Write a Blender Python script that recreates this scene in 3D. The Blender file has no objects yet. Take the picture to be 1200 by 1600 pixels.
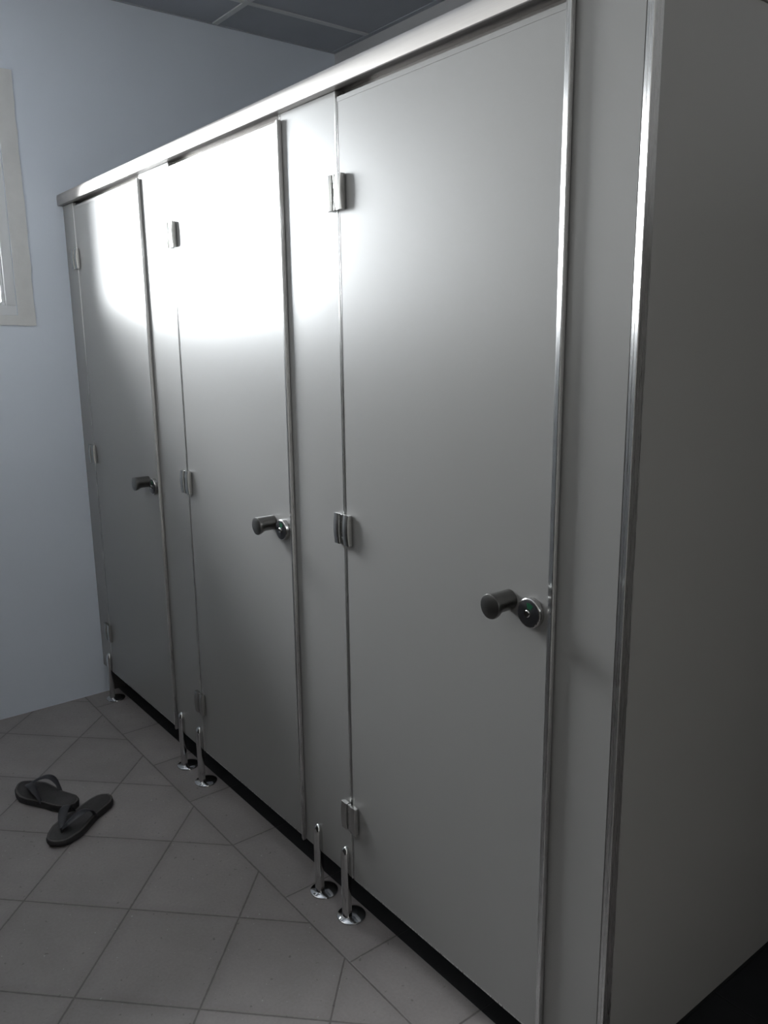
import bpy, bmesh, math, random
from mathutils import Vector, Matrix
random.seed(4)
S = bpy.context.scene
COL = S.collection
PI = math.pi

# ------------------------------------------------------------------ measured layout (metres)
HX = [0.1165, 0.9671, 1.8069]          # hinge gaps
DX = [0.7559, 1.5886, 2.4296]          # lock-side edges of the doors
LF, LX = 2.5512, 2.5676                # corner post
ZB, ZR, ZT = 0.1245, 1.9608, 2.0       # panel bottoms, rail bottom, rail top
ZD = 1.9470                            # door tops
YB, ZC = 1.265, 2.7191                 # wall behind the cubicles, ceiling
XR, YF = 4.0, -1.30                    # rest of the room
WY0, WY1, WZ0, WZ1 = -1.00, -0.20, 1.560, 2.372   # window opening

# ------------------------------------------------------------------ helpers
def tag(o, label=None, cat=None, group=None, kind=None):
    if label: o['label'] = label
    if cat: o['category'] = cat
    if group: o['group'] = group
    if kind: o['kind'] = kind
    return o

def empty(name, loc):
    o = bpy.data.objects.new(name, None)
    o.empty_display_size = 0.05
    o.location = loc
    COL.objects.link(o)
    return o

def obj(name, bm, mat, parent=None, org=None, smooth=35):
    """bm is in the coordinates of org (its thing's base); links ONE mesh object"""
    bmesh.ops.recalc_face_normals(bm, faces=bm.faces)
    me = bpy.data.meshes.new(name)
    bm.to_mesh(me)
    bm.free()
    for m in (mat if isinstance(mat, (list, tuple)) else [mat]):
        me.materials.append(m)
    if smooth:
        for p in me.polygons: p.use_smooth = True
        me.set_sharp_from_angle(angle=math.radians(smooth))
    o = bpy.data.objects.new(name, me)
    COL.objects.link(o)
    if parent is not None: o.parent = parent
    if org is not None: o.location = org
    return o

def box(bm, x0, x1, y0, y1, z0, z1, bev=0.0, seg=2):
    r = bmesh.ops.create_cube(bm, size=1.0)
    vs = r['verts']
    for v in vs:
        v.co = Vector((x0 + (v.co.x + .5) * (x1 - x0), y0 + (v.co.y + .5) * (y1 - y0), z0 + (v.co.z + .5) * (z1 - z0)))
    if bev > 0:
        es = list({e for v in vs for e in v.link_edges})
        bmesh.ops.bevel(bm, geom=es, offset=bev, segments=seg, profile=0.5, affect='EDGES')

def prism(bm, pts, a0, a1, axis='z'):
    """extrude a 2-D outline along an axis: z -> (x,y), x -> (y,z), y -> (x,z)"""
    def P(p, a):
        return {'z': (p[0], p[1], a), 'x': (a, p[0], p[1]), 'y': (p[0], a, p[1])}[axis]
    lo = [bm.verts.new(P(p, a0)) for p in pts]
    hi = [bm.verts.new(P(p, a1)) for p in pts]
    n = len(pts)
    for i in range(n):
        bm.faces.new((lo[i], lo[(i + 1) % n], hi[(i + 1) % n], hi[i]))
    bm.faces.new(list(reversed(lo)))
    bm.faces.new(hi)

def loft(bm, rings, cap=True):
    R = [[bm.verts.new(p) for p in r] for r in rings]
    n = len(rings[0])
    for a, b in zip(R[:-1], R[1:]):
        for i in range(n):
            bm.faces.new((a[i], a[(i + 1) % n], b[(i + 1) % n], b[i]))
    if cap:
        bm.faces.new(list(reversed(R[0])))
        bm.faces.new(R[-1])

def disc_y(cx, cz, r, y, n=40, start=0.0):
    return [(cx + r * math.cos(start + 2 * PI * i / n), y, cz + r * math.sin(start + 2 * PI * i / n)) for i in range(n)]

def disc_z(cx, cy, r, z, n=36):
    return [(cx + r * math.cos(2 * PI * i / n), cy + r * math.sin(2 * PI * i / n), z) for i in range(n)]

# ------------------------------------------------------------------ materials
def new_mat(name):
    m = bpy.data.materials.new(name)
    m.use_nodes = True
    nt = m.node_tree
    nt.nodes.clear()
    out = nt.nodes.new('ShaderNodeOutputMaterial')
    return m, nt, out

class N:
    """tiny node-graph writer"""
    def __init__(s, nt): s.nt = nt
    def node(s, t, **kw):
        n = s.nt.nodes.new(t)
        for k, v in kw.items(): setattr(n, k, v)
        return n
    def set(s, sock, v):
        if isinstance(v, bpy.types.NodeSocket): s.nt.links.new(v, sock)
        else: sock.default_value = v
    def m(s, op, a, b=0.0, c=0.0):
        n = s.node('ShaderNodeMath', operation=op)
        s.set(n.inputs[0], a); s.set(n.inputs[1], b); s.set(n.inputs[2], c)
        return n.outputs[0]
    def mix(s, f, a, b):
        n = s.node('ShaderNodeMix', data_type='RGBA')
        s.set(n.inputs[0], f); s.set(n.inputs[6], a); s.set(n.inputs[7], b)
        return n.outputs[2]
    def noise(s, vec, scale, detail=3.0, rough=0.55):
        n = s.node('ShaderNodeTexNoise')
        if vec is not None: s.nt.links.new(vec, n.inputs['Vector'])
        n.inputs['Scale'].default_value = scale
        n.inputs['Detail'].default_value = detail
        n.inputs['Roughness'].default_value = rough
        return n.outputs['Fac']
    def ramp(s, f, p0, p1, v0=0.0, v1=1.0):
        n = s.node('ShaderNodeMapRange')
        s.set(n.inputs[0], f)
        for i, v in enumerate((p0, p1, v0, v1)): n.inputs[i + 1].default_value = v
        return n.outputs[0]

def rgb(c): return (c[0], c[1], c[2], 1.0)

def surface(name, col, rough, metal=0.0, spec=0.5, var=0.04, vscale=3.0, rvar=0.0, rscale=6.0, bump=0.0, bscale=60.0,
            stretch=None, aniso=0.0, brush=(0.02, 0.02, 1), coat=0.0, coat_rough=0.1):
    m, nt, out = new_mat(name)
    g = N(nt)
    b = g.node('ShaderNodeBsdfPrincipled')
    nt.links.new(b.outputs[0], out.inputs[0])
    pos = g.node('ShaderNodeNewGeometry').outputs['Position']
    vec = pos
    if stretch:
        mp = g.node('ShaderNodeMapping')
        nt.links.new(pos, mp.inputs[0])
        mp.inputs['Scale'].default_value = stretch
        vec = mp.outputs[0]
    f = g.noise(vec, vscale)
    f = g.ramp(f, 0.2, 0.8)
    lo = [max(0, c * (1 - var)) for c in col]
    hi = [min(1, c * (1 + var)) for c in col]
    if var: g.set(b.inputs['Base Color'], g.mix(f, rgb(lo), rgb(hi)))
    else: b.inputs['Base Color'].default_value = rgb(col)
    b.inputs['Metallic'].default_value = metal
    b.inputs['Specular IOR Level'].default_value = spec
    if rvar:
        r = g.ramp(g.noise(vec, rscale, 4.0), 0.3, 0.7, max(0.02, rough - rvar), rough + rvar)
        g.set(b.inputs['Roughness'], r)
    else:
        b.inputs['Roughness'].default_value = rough
    if aniso:
        b.inputs['Anisotropic'].default_value = aniso
        # spread the highlight across the brushing direction
        tv = g.node('ShaderNodeVectorMath', operation='CROSS_PRODUCT')
        tv.inputs[0].default_value = brush
        nt.links.new(g.node('ShaderNodeNewGeometry').outputs['Normal'], tv.inputs[1])
        nt.links.new(tv.outputs[0], b.inputs['Tangent'])
    if coat:
        b.inputs['Coat Weight'].default_value = coat
        b.inputs['Coat Roughness'].default_value = coat_rough
    if bump:
        bp = g.node('ShaderNodeBump')
        bp.inputs['Strength'].default_value = bump
        bp.inputs['Distance'].default_value = 0.002
        g.set(bp.inputs['Height'], g.noise(vec, bscale, 4.0))
        nt.links.new(bp.outputs[0], b.inputs['Normal'])
    return m

M = {}
M['panel'] = surface('white_laminate', (0.255, 0.252, 0.247), 0.42, spec=0.35, var=0.0, coat=0.55, coat_rough=0.27)
M['alu'] = surface('brushed_aluminium', (0.58, 0.58, 0.58), 0.28, metal=1.0, aniso=0.9, var=0.06, vscale=4.0, rvar=0.03,
                   stretch=(160, 160, 2.0))
M['rail'] = surface('anodised_rail', (0.40, 0.380, 0.365), 0.44, metal=1.0, var=0.04, vscale=4.0, stretch=(2.0, 160, 160))
M['stop'] = surface('dark_rubber_stop', (0.075, 0.075, 0.080), 0.5, var=0.0)
M['steel'] = surface('satin_stainless_steel', (0.52, 0.51, 0.50), 0.24, metal=1.0, var=0.06, vscale=30.0, rvar=0.05, rscale=40)
M['hinge'] = surface('cast_hinge_metal', (0.48, 0.48, 0.47), 0.27, metal=1.0, var=0.0)
M['chrome'] = surface('polished_chrome', (0.60, 0.60, 0.60), 0.09, metal=1.0, var=0.03, vscale=20.0)
M['knob'] = surface('dark_satin_steel', (0.19, 0.187, 0.18), 0.30, metal=1.0, var=0.0)
M['lock'] = surface('dark_lock_face', (0.035, 0.036, 0.040), 0.22, var=0.1, vscale=60.0)
M['green'] = surface('green_indicator', (0.014, 0.085, 0.042), 0.3, var=0.1, vscale=60.0)
M['core'] = surface('dark_panel_core', (0.10, 0.10, 0.105), 0.6, var=0.1, vscale=10.0)
M['wall'] = surface('painted_wall', (0.775, 0.80, 0.845), 0.62, spec=0.3, var=0.03, vscale=1.6, bump=0.25, bscale=45)
M['wall_dim'] = surface('painted_wall_rear', (0.78, 0.74, 0.69), 0.7, spec=0.3, var=0.03, vscale=1.6, bump=0.2, bscale=45)
M['tile_c'] = surface('grey_ceiling_tile', (0.40, 0.42, 0.46), 0.85, spec=0.2, var=0.05, vscale=5.0, bump=0.3, bscale=120)
M['tbar'] = surface('ceiling_grid_metal', (0.62, 0.64, 0.64), 0.5, var=0.03, vscale=8.0)
M['plaster'] = surface('rough_plaster', (0.70, 0.70, 0.69), 0.75, spec=0.3, var=0.05, vscale=14.0, bump=0.5, bscale=60)
M['pvc'] = surface('window_plastic', (0.72, 0.73, 0.74), 0.32, var=0.02, vscale=6.0)
M['film'] = surface('printed_film_ink', (0.42, 0.46, 0.58), 0.5, var=0.1, vscale=80.0)
M['sole'] = surface('black_rubber_sole', (0.020, 0.019, 0.020), 0.62, var=0.25, vscale=40.0, bump=0.3, bscale=200)
M['bed'] = surface('worn_footbed', (0.070, 0.064, 0.060), 0.55, var=0.45, vscale=26.0, bump=0.3, bscale=180)
M['print'] = surface('dark_worn_imprint', (0.030, 0.027, 0.027), 0.6, var=0.5, vscale=24.0, bump=0.3, bscale=120)
M['strap'] = surface('dark_rubber_strap', (0.022, 0.022, 0.027), 0.5, var=0.2, vscale=50.0)

def darkened_wall_mat(name, paint, ymin, zmax):
    """painted wall, lower part made dark to imitate shade and cut bounce (beyond ymin)"""
    m, nt, out = new_mat(name)
    g = N(nt)
    b = g.node('ShaderNodeBsdfPrincipled')
    nt.links.new(b.outputs[0], out.inputs[0])
    pos = g.node('ShaderNodeNewGeometry').outputs['Position']
    sp = g.node('ShaderNodeSeparateXYZ')
    nt.links.new(pos, sp.inputs[0])
    darkened = g.m('MULTIPLY', g.m('LESS_THAN', sp.outputs[2], zmax), g.m('GREATER_THAN', sp.outputs[1], ymin))
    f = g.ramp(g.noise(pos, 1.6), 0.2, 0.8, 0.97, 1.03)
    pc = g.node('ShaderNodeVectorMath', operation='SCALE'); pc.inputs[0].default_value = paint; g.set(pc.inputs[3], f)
    g.set(b.inputs['Base Color'], g.mix(darkened, pc.outputs[0], (0.060, 0.056, 0.053, 1)))
    g.set(b.inputs['Roughness'], g.m('SUBTRACT', 0.62, g.m('MULTIPLY', darkened, 0.25)))
    b.inputs['Specular IOR Level'].default_value = 0.3
    bp = g.node('ShaderNodeBump'); bp.inputs['Strength'].default_value = 0.22; bp.inputs['Distance'].default_value = 0.002
    g.set(bp.inputs['Height'], g.noise(pos, 45.0, 4.0))
    nt.links.new(bp.outputs[0], b.inputs['Normal'])
    return m
M['wall_front'] = darkened_wall_mat('painted_wall_front', (0.84, 0.82, 0.79), -9.0, 1.45)  # dark lower part is added, to cut light bouncing back near the floor
M['wall_rear'] = darkened_wall_mat('painted_wall_rear_darkened', (0.50, 0.50, 0.51), -9.0, 1.80)  # shade inside the cubicles is put into the colour of the lower wall
M['wall_left'] = darkened_wall_mat('painted_wall_left', (0.745, 0.80, 0.88), 0.032, 1.80)  # behind the doors the wall colour is darkened to imitate shade


def glass_mat():
    m, nt, out = new_mat('window_glass')
    g = N(nt)
    t = g.node('ShaderNodeBsdfTransparent'); t.inputs[0].default_value = (0.95, 0.97, 0.98, 1)
    s = g.node('ShaderNodeBsdfGlossy'); s.inputs['Roughness'].default_value = 0.03
    fr = g.node('ShaderNodeFresnel'); fr.inputs[0].default_value = 1.45
    mx = g.node('ShaderNodeMixShader')
    nt.links.new(fr.outputs[0], mx.inputs[0]); nt.links.new(t.outputs[0], mx.inputs[1]); nt.links.new(s.outputs[0], mx.inputs[2])
    nt.links.new(mx.outputs[0], out.inputs[0])
    return m
M['glass'] = glass_mat()

def floor_mat():
    """grey stoneware tiles: a straight row along the cubicles, the rest laid at 45 degrees"""
    m, nt, out = new_mat('floor_tiles')
    g = N(nt)
    b = g.node('ShaderNodeBsdfPrincipled')
    nt.links.new(b.outputs[0], out.inputs[0])
    pos = g.node('ShaderNodeNewGeometry').outputs['Position']
    sp = g.node('ShaderNodeSeparateXYZ'); nt.links.new(pos, sp.inputs[0])
    x, y = sp.outputs[0], sp.outputs[1]
    T = 0.2965
    q = 1 / math.sqrt(2)
    s = g.m('MULTIPLY', g.m('ADD', x, y), q)
    t = g.m('MULTIPLY', g.m('SUBTRACT', y, x), q)
    def cell(v, o):
        u = g.m('DIVIDE', g.m('SUBTRACT', v, o), T)
        fr = g.m('FRACT', u)
        d = g.m('MULTIPLY', g.m('MINIMUM', fr, g.m('SUBTRACT', 1.0, fr)), T)
        return g.m('FLOOR', u), d
    cs, ds = cell(s, 0.681)
    ct, dt = cell(t, -1.293)
    cx, dx = cell(x, 1.318)
    cy, dy = cell(y, -0.09)
    band = g.m('GREATER_THAN', y, -0.09)
    def sel(a, c):  # band ? a : c
        return g.m('ADD', g.m('MULTIPLY', band, a), g.m('MULTIPLY', g.m('SUBTRACT', 1.0, band), c))
    edge = g.m('ABSOLUTE', g.m('ADD', y, 0.09))
    d = g.m('MINIMUM', g.m('MINIMUM', sel(dx, ds), sel(dy, dt)), edge)
    # wobble of the joint edges
    wob = g.ramp(g.noise(pos, 55.0), 0.3, 0.7, -0.0006, 0.0006)
    joint = g.ramp(g.m('ADD', d, wob), 0.0012, 0.0030, 1.0, 0.0)
    # per-tile tone
    cv = g.node('ShaderNodeCombineXYZ')
    g.set(cv.inputs[0], sel(cx, cs)); g.set(cv.inputs[1], sel(cy, ct)); g.set(cv.inputs[2], band)
    wn = g.node('ShaderNodeTexWhiteNoise', noise_dimensions='3D'); nt.links.new(cv.outputs[0], wn.inputs['Vector'])
    tone = g.ramp(wn.outputs['Value'], 0.0, 1.0, 0.93, 1.05)
    cloud = g.ramp(g.noise(pos, 5.0, 5.0, 0.6), 0.3, 0.7, 0.90, 1.08)
    grit = g.ramp(g.noise(pos, 130.0, 2.0), 0.35, 0.65, 0.96, 1.04)
    grime = g.ramp(d, 0.002, 0.03, 0.90, 1.0)
    k = g.m('MULTIPLY', g.m('MULTIPLY', tone, cloud), g.m('MULTIPLY', grit, grime))
    base = g.node('ShaderNodeVectorMath', operation='SCALE')
    base.inputs[0].default_value = (0.285, 0.262, 0.256)
    g.set(base.inputs[3], k)
    spots = g.ramp(g.noise(pos, 70.0, 1.0), 0.71, 0.76)
    c1 = g.mix(g.m('MULTIPLY', spots, 0.55), base.outputs[0], (0.10, 0.095, 0.09, 1))
    chips = g.ramp(g.noise(pos, 95.0, 1.0), 0.755, 0.775)
    c2 = g.mix(g.m('MULTIPLY', chips, 0.5), c1, (0.55, 0.55, 0.55, 1))
    c3 = g.mix(g.m('MULTIPLY', joint, 0.62), c2, (0.075, 0.065, 0.062, 1))
    # shade in the cubicles and along their side, painted near-black into the floor
    cubicle_shade = g.m('MULTIPLY', g.m('GREATER_THAN', y, 0.053), g.m('LESS_THAN', x, 2.80))
    c4 = g.mix(cubicle_shade, c3, (0.016, 0.016, 0.017, 1))
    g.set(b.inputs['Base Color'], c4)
    g.set(b.inputs['Roughness'], g.ramp(g.noise(pos, 9.0, 4.0), 0.3, 0.7, 0.42, 0.58))
    b.inputs['Specular IOR Level'].default_value = 0.4
    bp = g.node('ShaderNodeBump'); bp.inputs['Strength'].default_value = 0.5; bp.inputs['Distance'].default_value = 0.0015
    h = g.m('ADD', g.m('MULTIPLY', joint, -1.0), g.m('MULTIPLY', g.noise(pos, 120.0), 0.15))
    g.set(bp.inputs['Height'], h)
    nt.links.new(bp.outputs[0], b.inputs['Normal'])
    return m
M['floor'] = floor_mat()

# ------------------------------------------------------------------ the room
def struct(name, bm, mat):
    o = obj(name, bm, mat, smooth=0)
    return tag(o, kind='structure')

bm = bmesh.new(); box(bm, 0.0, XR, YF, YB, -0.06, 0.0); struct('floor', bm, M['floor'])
bm = bmesh.new(); box(bm, 0.0, XR, YF, YB, ZC, ZC + 0.03); ceil = struct('ceiling', bm, M['tile_c'])
def tee(bm, along, p, a0, a1):
    w, h = 0.012, 0.005
    pts = [(p - w, ZC - 0.0005), (p - w, ZC - h + 0.001), (p - w + 0.001, ZC - h), (p + w - 0.001, ZC - h), (p + w, ZC - h + 0.001), (p + w, ZC - 0.0005)]
    prism(bm, pts, a0, a1, along)
ys = [0.669 + 0.6 * k for k in range(-4, 1)]
xs = [0.275 + 0.6 * k for k in range(0, 8)]
for yv in [v for v in ys if YF < v < YB]:
    bm = bmesh.new(); tee(bm, 'x', yv, 0.012, XR - 0.012); obj('ceiling_main_bar', bm, M['tbar'], ceil, smooth=0)
for xv in [v for v in xs if v < XR - .05]:
    bm = bmesh.new()
    edges = [YF + 0.012] + [v for v in ys if YF < v < YB] + [YB - 0.012]
    for a, c in zip(edges[:-1], edges[1:]):
        tee(bm, 'y', xv, a + 0.0125, c - 0.0125)
    obj('ceiling_cross_bar', bm, M['tbar'], ceil, smooth=0)
bm = bmesh.new()
for (x0, x1, y0, y1) in ((0.0, 0.006, YF, YB), (XR - 0.006, XR, YF, YB), (0.006, XR - 0.006, YB - 0.022, YB), (0.006, XR - 0.006, YF, YF + 0.022)):
    box(bm, x0, x1, y0, y1, ZC - 0.004, ZC - 0.0002)
obj('ceiling_edge_angle', bm, M['tile_c'], ceil, smooth=0)

WT = 0.28
bm = bmesh.new()   # left wall with the window opening
box(bm, -WT, 0, YF, WY0, 0, ZC); box(bm, -WT, 0, WY1, YB, 0, ZC)
box(bm, -WT, 0, WY0, WY1, 0, WZ0); box(bm, -WT, 0, WY0, WY1, WZ1, ZC)
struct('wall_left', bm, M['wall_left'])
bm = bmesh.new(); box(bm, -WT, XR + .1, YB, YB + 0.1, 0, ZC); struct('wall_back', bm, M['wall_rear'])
bm = bmesh.new(); box(bm, XR, XR + 0.1, YF, YB, 0, ZC); struct('wall_right', bm, M['wall_dim'])
bm = bmesh.new(); box(bm, -WT, XR + .1, YF - 0.1, YF, 0, ZC); struct('wall_front', bm, M['wall_front'])

# window in the left wall
win = tag(empty('window_1', (0, 0, 0)), kind='structure')
def frame(bm, y0, y1, z0, z1, w, x0, x1, bev=0.002):
    box(bm, x0, x1, y0, y1, z0, z0 + w, bev); box(bm, x0, x1, y0, y1, z1 - w, z1, bev)
    box(bm, x0, x1, y0, y0 + w, z0 + w - .001, z1 - w + .001, bev); box(bm, x0, x1, y1 - w, y1, z0 + w - .001, z1 - w + .001, bev)
# ragged plaster border round the opening
bm = bmesh.new()
def ragged(a, b, fix, axis, amp=0.0022, n=26):
    r = []
    for i in range(n):
        t = i / n
        v = a + (b - a) * t
        o = fix + random.uniform(-amp, amp)
        r.append((v, o) if axis == 'h' else (o, v))
    return r
by0, by1, bz0, bz1 = WY0 - 0.06, -0.139, 1.523, 2.409
outer = ragged(by0, by1, bz0, 'h') + ragged(bz0, bz1, by1, 'v') + ragged(by1, by0, bz1, 'h') + ragged(bz1, bz0, by0, 'v')
n = len(outer)
inner = []
for i in range(n):
    k, t = divmod(i, n // 4); t /= (n // 4)
    c = [(WY0, WZ0), (WY1, WZ0), (WY1, WZ1), (WY0, WZ1)]
    p, q = c[k], c[(k + 1) % 4]
    inner.append((p[0] + (q[0] - p[0]) * t, p[1] + (q[1] - p[1]) * t))
rings = [[(0.0002, a, b) for a, b in outer], [(0.0045, a, b) for a, b in outer], [(0.0045, a, b) for a, b in inner], [(0.0002, a, b) for a, b in inner]]
loft(bm, rings, cap=False)
obj('plaster_border', bm, M['plaster'], win, smooth=0)
bm = bmesh.new(); frame(bm, WY0, WY1, WZ0, WZ1, 0.036, -0.075, -0.004, 0.003); fr = obj('window_frame', bm, M['pvc'], win)
bm = bmesh.new(); frame(bm, WY0 + 0.0365, WY1 - 0.0365, WZ0 + 0.0365, WZ1 - 0.0365, 0.012, -0.055, -0.016, 0.002); obj('glazing_bead', bm, M['pvc'], win)
bm = bmesh.new(); box(bm, -0.040, -0.034, WY0 + 0.047, WY1 - 0.047, WZ0 + 0.047, WZ1 - 0.047); obj('window_pane', bm, M['glass'], win, smooth=0)

# ------------------------------------------------------------------ cubicle fronts
def edge_strip(bm, x0, x1, z0, z1, yb=0.0302):
    """aluminium edging capping a panel edge between x0 and x1, rounded front, a hair proud"""
    r = 0.0025
    k = min(0.0016, (x1 - x0) * 0.4)
    pts = [(x0, yb), (x0, 0.0), (x0 + k * .4, -0.0005), (x0 + k, -0.0007), (x1 - k, -0.0007), (x1 - k * .4, -0.0004), (x1, 0.0008), (x1, yb)]
    prism(bm, pts, z0, z1, 'z')

def make_hinge(root, lx, lz):
    """lx, lz: local centre.  two bowed leaves either side of a three-part barrel"""
    hh = 0.0355
    def leaf(x0, x1):
        bm = bmesh.new()
        prof = []
        for i in range(13):
            t = -1 + 2 * i / 12
            prof.append((t * hh, -0.0125 - 0.0030 * (1 - t * t)))
        rings = []
        k = 0.0022
        for z, y in prof:
            rings.append([(x0, -0.0019, z), (x0, y + k, z), (x0 + k * .3, y + k * .3, z), (x0 + k, y, z), (x1 - k, y, z), (x1 - k * .3, y + k * .3, z), (x1, y + k, z), (x1, -0.0019, z)])
        loft(bm, rings)
        return bm
    a = obj('hinge', leaf(-0.0285, -0.0068), M['hinge'], root, (lx, 0, lz))
    obj('hinge_leaf', leaf(0.0068, 0.0285), M['hinge'], a)
    for z0, z1 in ((-hh, -0.0185), (-0.0180, 0.0180), (0.0185, hh)):
        bm = bmesh.new()
        loft(bm, [disc_z(0, -0.0070, 0.0042, z0, 20), disc_z(0, -0.0070, 0.0047, z0 + .0006, 20), disc_z(0, -0.0070, 0.0047, z1 - .0006, 20), disc_z(0, -0.0070, 0.0042, z1, 20)])
        obj('hinge_barrel', bm, M['hinge'], a)
    return a

def make_door(h, d, label):
    root = empty('cubicle_door', (h, 0, ZB))
    tag(root, label, 'door', 'cubicle doors in the partition')
    w = d - h
    H = ZD - ZB
    bm = bmesh.new(); box(bm, 0.0045, w - 0.0158, 0.0, 0.030, 0.0035, H - 0.0095, 0.0); obj('door_panel', bm, M['panel'], root, smooth=0)
    bm = bmesh.new(); edge_strip(bm, 0.0026, 0.0044, 0.0, H); obj('hinge_side_edging', bm, M['alu'], root)
    bm = bmesh.new(); box(bm, 0.0045, w - 0.0158, -0.0006, 0.030, H - 0.0094, H, 0.0); obj('top_edging', bm, M['panel'], root)
    bm = bmesh.new(); box(bm, 0.0045, w - 0.0158, -0.0004, 0.030, 0.0, 0.0034, 0.0); obj('bottom_edging', bm, M['alu'], root)
    # lock-side profile: a rounded lip that overlaps the pilaster
    bm = bmesh.new()
    x0, x1 = w - 0.0155, w
    pts = [(x0, 0.030), (x0, -0.0010), (x0 + .0003, -0.0050), (x0 + .0010, -0.0068), (x0 + .0022, -0.0080),
           (x1 - .0018, -0.0118), (x1 - .0006, -0.0114), (x1, -0.0100), (x1, -0.0026), (w - 0.0115, -0.0026), (w - 0.0115, 0.030)]
    prism(bm, pts, 0.0, H, 'z')
    obj('lock_side_edging', bm, M['alu'], root)
    for z in (1.761, 1.034, 0.300):
        make_hinge(root, -0.0005, z - ZB)
    # pull knob: round face, scooped underneath towards the door
    kx, kz = w - 0.110, 0.990 - ZB
    bm = bmesh.new()
    rings = []
    for y, r, dz in ((-0.0005, 0.0192, 0.0036), (-0.010, 0.0192, 0.0036), (-0.022, 0.0192, 0.0036), (-0.030, 0.0194, 0.0034), (-0.035, 0.0202, 0.0026),
                     (-0.039, 0.0214, 0.0015), (-0.0425, 0.0224, 0.0006), (-0.046, 0.0229, 0.0), (-0.0500, 0.0230, 0.0),
                     (-0.0508, 0.0228, 0.0), (-0.0512, 0.0222, 0.0)):
        rings.append(disc_y(kx, kz + dz, r, y, 44))
    loft(bm, rings)
    obj('door_knob', bm, M['knob'], root)
    # privacy lock: rosette with an occupied/vacant window and a slotted spindle
    lx, lz = w - 0.0535, 0.984 - ZB
    bm = bmesh.new()
    loft(bm, [disc_y(lx, lz, 0.0270, -0.0004), disc_y(lx, lz, 0.0272, -0.008), disc_y(lx, lz, 0.0268, -0.0108), disc_y(lx, lz, 0.0255, -0.0120), disc_y(lx, lz, 0.0243, -0.0121)])
    lk = obj('privacy_lock', bm, M['steel'], root)
    bm = bmesh.new(); loft(bm, [disc_y(lx, lz, 0.0240, -0.01205), disc_y(lx, lz, 0.0240, -0.0128), disc_y(lx, lz, 0.0234, -0.0131)])
    obj('lock_face', bm, M['lock'], lk)
    bm = bmesh.new()   # indicator window: a sector of a ring above the spindle
    a0, a1 = math.radians(52), math.radians(100)
    arc = [(lx + 0.0195 * math.cos(a0 + (a1 - a0) * i / 10), lz + 0.0195 * math.sin(a0 + (a1 - a0) * i / 10)) for i in range(11)]
    arc += [(lx + 0.0082 * math.cos(a1 + (a0 - a1) * i / 10), lz + 0.0082 * math.sin(a1 + (a0 - a1) * i / 10)) for i in range(11)]
    prism(bm, arc, -0.0134, -0.01315, 'y')
    o = obj('indicator_window', bm, M['green'], lk, smooth=0); o['label'] = 'green vacant indicator'
    bm = bmesh.new()
    loft(bm, [disc_y(lx, lz, 0.0068, -0.0132, 24), disc_y(lx, lz, 0.0066, -0.0156, 24), disc_y(lx, lz, 0.0054, -0.0166, 24)])
    sp = obj('lock_spindle', bm, M['chrome'], lk)
    return root

make_door(HX[0], DX[0], 'farthest cubicle door, hinged beside the window wall at the left')
make_door(HX[1], DX[1], 'middle cubicle door of the row, with the broadest white glare on it')
make_door(HX[2], DX[2], 'nearest and largest-looking cubicle door, hinged on the left and locked beside the end panel')

def make_leg(root, lx, front=-0.0165):
    """chrome foot clipped over the panel's lower edge; local z is measured from the floor"""
    bm = bmesh.new()
    hw = 0.0126
    top = 0.205
    def sect(z, yb, s=1.0, dy=0.0):
        w = hw * s
        f = front + dy
        pts = []
        for i in range(13):
            a = PI + PI * i / 12
            # flattened round front
            ca, sa = math.cos(a), math.sin(a)
            pts.append((lx + w * math.copysign(abs(ca) ** 0.75, ca), (f + 0.0085) + 0.0085 * s * math.copysign(abs(sa) ** 0.75, sa), z))
        pts.append((lx + w, yb, z)); pts.append((lx - w, yb, z))
        return pts
    yb_hi = -0.0006
    rings = [sect(0.006, 0.0006), sect(ZB - 0.0010, 0.0006)]
    loft(bm, rings)
    rings = [sect(ZB - 0.0012, yb_hi)]
    for i in range(0, 9):
        t = i / 8
        z = top - 0.030 + 0.030 * math.sin(t * PI / 2)
        s = max(0.10, math.cos(t * PI / 2) ** 0.8)
        rings.append(sect(z, yb_hi, s, (1 - s) * 0.007))
    loft(bm, rings)
    leg = obj('support_leg', bm, M['chrome'], root)
    bm = bmesh.new()
    cy = 0.0075
    loft(bm, [disc_z(lx, cy, 0.0372, 0.0002), disc_z(lx, cy, 0.0378, 0.0016), disc_z(lx, cy, 0.0370, 0.0040), disc_z(lx, cy, 0.0345, 0.0058), disc_z(lx, cy, 0.0260, 0.0082), disc_z(lx, cy, 0.0180, 0.0108), disc_z(lx, cy, 0.0140, 0.0112)])
    obj('base_flange', bm, M['chrome'], leg)
    return leg

def make_pilaster(x0, x1, legs, label, left_edge=True, right_edge=True):
    root = empty('pilaster_panel', (x0, 0, 0))
    tag(root, label, 'panel', 'upright panels between the cubicle doors')
    w = x1 - x0
    a = 0.0086 if left_edge else 0.0
    b = w - 0.0047 if right_edge else w
    bm = bmesh.new(); box(bm, a, b, 0.0, 0.030, ZB, 1.9600); obj('panel_board', bm, M['panel'], root, smooth=0)
    if left_edge:
        bm = bmesh.new(); edge_strip(bm, 0.0, 0.0084, ZB, 1.9600); obj('edging_strip', bm, M['alu'], root)
    if right_edge:
        bm = bmesh.new(); edge_strip(bm, w - 0.0045, w, ZB, 1.9600); obj('edging_strip', bm, M['alu'], root)
    for lx in legs: make_leg(root, lx - x0)
    return root

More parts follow.
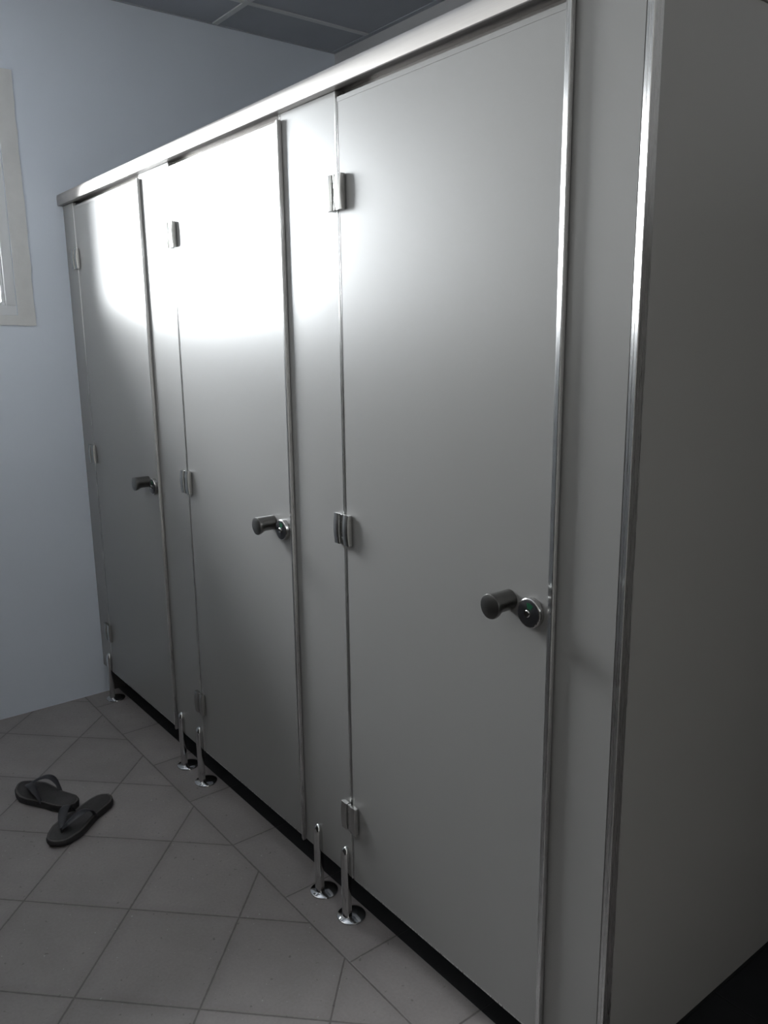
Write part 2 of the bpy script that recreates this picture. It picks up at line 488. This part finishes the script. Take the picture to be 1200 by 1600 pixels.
make_pilaster(0.0008, HX[0] - 0.0026, [0.096], 'narrow filler panel between the left wall and the farthest door', left_edge=False)
make_pilaster(DX[0] - 0.0110, HX[1] - 0.0026, [0.800, 0.940], 'white upright panel between the farthest and the middle door')
make_pilaster(DX[1] - 0.0110, HX[2] - 0.0026, [1.656, 1.782], 'white upright panel between the middle and the nearest door')
make_pilaster(DX[2] - 0.0110, LF - 0.0006, [2.500], 'end upright panel between the nearest door and the corner post', right_edge=False)

# corner post with a slanted, slightly rounded front
bm = bmesh.new()
w = LX - LF
pts = [(0, 0.0166), (0, 0.0008), (0.0006, 0.0002), (0.0072, -0.0021), (0.0078, -0.0019), (0.0084, -0.0025), (w - .0010, -0.0050), (w, -0.0042), (w, 0.0164), (w - .002, 0.0166)]
prism(bm, pts, 0.0, 1.9600, 'z')
o = obj('corner_post', bm, M['alu'], None, (LF, 0, 0))
tag(o, 'slim shiny aluminium post at the near corner of the cubicles', 'post')

# head rail
rail = empty('head_rail', (0, 0, ZR))
tag(rail, 'long pale metal rail running along the tops of all the cubicle doors', 'rail')
bm = bmesh.new()
hz = ZT - ZR
pts = [(-0.0010, 0.0), (-0.0185, 0.0), (-0.0200, 0.0014), (-0.0206, 0.010), (-0.0208, hz * .5), (-0.0206, hz - 0.010), (-0.0196, hz - 0.003), (-0.0175, hz - .0006), (-0.0150, hz), (0.044, hz), (0.046, hz - 0.002), (0.046, 0.0), (0.0315, 0.0), (0.0315, 0.006), (-0.0010, 0.006)]
prism(bm, pts, 0.0008, LX, 'x')
obj('rail_profile', bm, M['rail'], rail)
for h, d in zip(HX, DX):
    bm = bmesh.new()
    box(bm, h + 0.001, d - 0.0125, 0.0330, 0.0455, -0.0240, -0.0004, 0.0015)
    box(bm, h + 0.001, d - 0.0125, 0.0300, 0.0332, -0.0105, -0.0060, 0.0010)
    obj('door_stop', bm, M['stop'], rail)

# side panel of the near cubicle
side = empty('side_panel', (LX, 0, 0))
tag(side, 'large grey side panel of the near cubicle, at the right edge', 'panel')
bm = bmesh.new(); box(bm, -0.030, -0.0006, 0.0312, YB - 0.003, ZB, 1.9600); box(bm, -0.0150, -0.0006, 0.0172, 0.0313, ZB, 1.9600)
obj('panel_board', bm, M['panel'], side, smooth=0)
bm = bmesh.new(); box(bm, -0.034, 0.0030, 0.0320, YB - 0.002, 1.9604, 2.0, 0.002)
obj('top_rail', bm, M['rail'], side)

# ------------------------------------------------------------------ flip-flops
def make_flip_flop(toe, heel, z0, label, mirror=1):
    t, h = Vector((*toe, 0)), Vector((*heel, 0))
    ax = (h - t); L = ax.length; ax.normalize()
    ang = math.atan2(ax.y, ax.x)
    root = empty('flip_flop', (t.x, t.y, z0))
    root.rotation_euler = (0, 0, ang)
    tag(root, label, 'flip-flop', 'pair of worn flip-flops on the floor')
    def half(u, side):
        # half widths along the length (u 0 toe .. 1 heel); side +1 outer, -1 inner
        keys = [(0, 0.0), (0.02, 0.017), (0.06, 0.031), (0.14, 0.043), (0.26, 0.053), (0.38, 0.052), (0.52, 0.045), (0.64, 0.040), (0.76, 0.040), (0.86, 0.038), (0.93, 0.031), (0.975, 0.019), (1.0, 0.0)]
        for (u0, w0), (u1, w1) in zip(keys[:-1], keys[1:]):
            if u <= u1:
                f = (u - u0) / (u1 - u0); f = f * f * (3 - 2 * f) if 0.1 < u < 0.9 else math.sqrt(max(f, 0)) if u < 0.03 else f
                w = w0 + (w1 - w0) * f
                break
        c = -0.006 * math.sin(PI * min(1, u * 1.15)) * mirror
        return c + side * w
    us = [0, .006, .018, .035, .06, .1, .14, .2, .26, .32, .38, .45, .52, .58, .64, .7, .76, .82, .86, .9, .93, .955, .975, .99, 1.0]
    top_z = lambda u: 0.019 + 0.006 * u + 0.006 * max(0, 1 - u / 0.12) ** 2
    bot_z = lambda u: 0.0005 + 0.008 * max(0, 1 - u / 0.16) ** 2
    def outline(k):
        pts = []
        for u in us: pts.append((u, half(u, 1) ))
        for u in reversed(us[1:-1]): pts.append((u, half(u, -1)))
        r = []
        for u, v in pts:
            c = -0.006 * math.sin(PI * min(1, u * 1.15)) * mirror
            r.append((0.5 * L + (u - 0.5) * L * (1 - 2 * k / L), c + (v - c) * (1 - k / 0.045), u))
        return r
    def layer(spec):
        bm = bmesh.new()
        loft(bm, [[(x, y, fz(u)) for x, y, u in outline(k)] for k, fz in spec])
        return bm
    bm = layer([(0.0035, bot_z), (0.0010, lambda u: bot_z(u) + .002), (0.0, lambda u: bot_z(u) * .5 + top_z(u) * .5), (0.0006, lambda u: top_z(u) - .003), (0.0018, lambda u: top_z(u) - .001)])
    obj('sole', bm, M['sole'], root, smooth=50)
    bm = layer([(0.0019, lambda u: top_z(u) - .0012), (0.0021, lambda u: top_z(u) + .0006), (0.0032, lambda u: top_z(u) + .0012)])
    obj('footbed', bm, M['bed'], root, smooth=50)
    bm = layer([(0.0075, lambda u: top_z(u) + .0010), (0.0080, lambda u: top_z(u) + .0017), (0.0095, lambda u: top_z(u) + .0019)])
    obj('footbed_imprint', bm, M['print'], root, smooth=50)
    # Y-shaped strap
    bm = bmesh.new()
    ux = 0.20
    post = Vector((ux * L, -0.004 * mirror, top_z(ux)))
    def ribbon(pts, wid, th):
        rings = []
        for i, p in enumerate(pts):
            d = (pts[min(i + 1, len(pts) - 1)] - pts[max(i - 1, 0)]).normalized()
            sd = d.cross(Vector((0, 0, 1)))
            sd = sd.normalized() if sd.length > 1e-4 else Vector((0, 1, 0))
            up = sd.cross(d).normalized()
            w = wid(i / (len(pts) - 1))
            rings.append([tuple(p + sd * w * math.cos(a) + up * th * math.sin(a)) for a in [2 * PI * j / 10 for j in range(10)]])
        loft(bm, rings)
    for side in (1, -1):
        end = Vector((0.60 * L, half(0.60, side) - side * 0.004, top_z(0.6) - 0.006))
        pts = []
        for i in range(15):
            s = i / 14
            p = post.lerp(end, s)
            p.y = post.y + (end.y + side * 0.010 - post.y) * (1 - (1 - s) ** 1.7) - side * 0.010 * s ** 3
            p.z = post.z + 0.012 + 0.040 * math.sin(PI * min(1, s * 1.02)) ** 0.8 * (0.5 + 0.5 * s) - (0.012 + post.z - end.z) * s ** 4
            pts.append(p)
        ribbon(pts, lambda s: 0.0066 + 0.0075 * math.sin(PI * min(1, s * 1.15)) ** 0.7, 0.0028)
    ribbon([post + Vector((0, 0, -.002)), post + Vector((0.0005, 0, 0.008)), post + Vector((0.002, 0, 0.0155))], lambda s: 0.0045, 0.0045)
    obj('toe_strap', bm, M['strap'], root, smooth=60)
    return root

make_flip_flop((0.588, -0.498), (0.838, -0.394), 0.0, 'worn dark flip-flop nearer the left wall, its heel towards the cubicles', 1)
make_flip_flop((0.998, -0.516), (0.846, -0.290), 0.0, 'worn dark flip-flop lying closer to the camera, its toe pointing away from the doors', -1)

# ------------------------------------------------------------------ light: overcast daylight through the window
W = bpy.data.worlds.new('daylight'); S.world = W
W.use_nodes = True
bg = W.node_tree.nodes['Background']
bg.inputs[0].default_value = (0.980, 0.983, 0.985, 1)
bg.inputs[1].default_value = 80.0
def portal(name, loc, rot, sx, sy):
    L = bpy.data.lights.new(name, 'AREA'); L.shape = 'RECTANGLE'; L.size = sx; L.size_y = sy
    L.cycles.is_portal = True
    o = bpy.data.objects.new(name, L); o.location = loc; o.rotation_euler = rot
    COL.objects.link(o)
portal('window_daylight', (-WT - 0.005, (WY0 + WY1) / 2, (WZ0 + WZ1) / 2), (0, -PI / 2, 0), WZ1 - WZ0, WY1 - WY0)

# ------------------------------------------------------------------ camera
cx, cy, cz, yaw, pit, rol, F = 3.2995, -1.0473, 1.4607, -0.9106, -0.2102, -0.0126, 1273.4
f = Vector((math.sin(yaw) * math.cos(pit), math.cos(yaw) * math.cos(pit), math.sin(pit)))
r0 = Vector((math.cos(yaw), -math.sin(yaw), 0)); u0 = r0.cross(f)
r = r0 * math.cos(rol) + u0 * math.sin(rol); u = -r0 * math.sin(rol) + u0 * math.cos(rol)
cam = bpy.data.cameras.new('camera'); co = bpy.data.objects.new('camera', cam); COL.objects.link(co)
co.matrix_world = Matrix(((r.x, u.x, -f.x, cx), (r.y, u.y, -f.y, cy), (r.z, u.z, -f.z, cz), (0, 0, 0, 1)))
cam.sensor_fit = 'VERTICAL'; cam.sensor_height = 32.0; cam.lens = F / 1600 * 32.0
cam.clip_start = 0.02
S.camera = co

S.cycles.use_denoising = True
S.cycles.max_bounces = 10
S.cycles.diffuse_bounces = 6
S.cycles.glossy_bounces = 4
S.cycles.sample_clamp_indirect = 6.0
S.view_settings.view_transform = 'Standard'
S.view_settings.look = 'None'
S.view_settings.gamma = 1.0
S.view_settings.use_curve_mapping = False
S.view_settings.exposure = 0.0
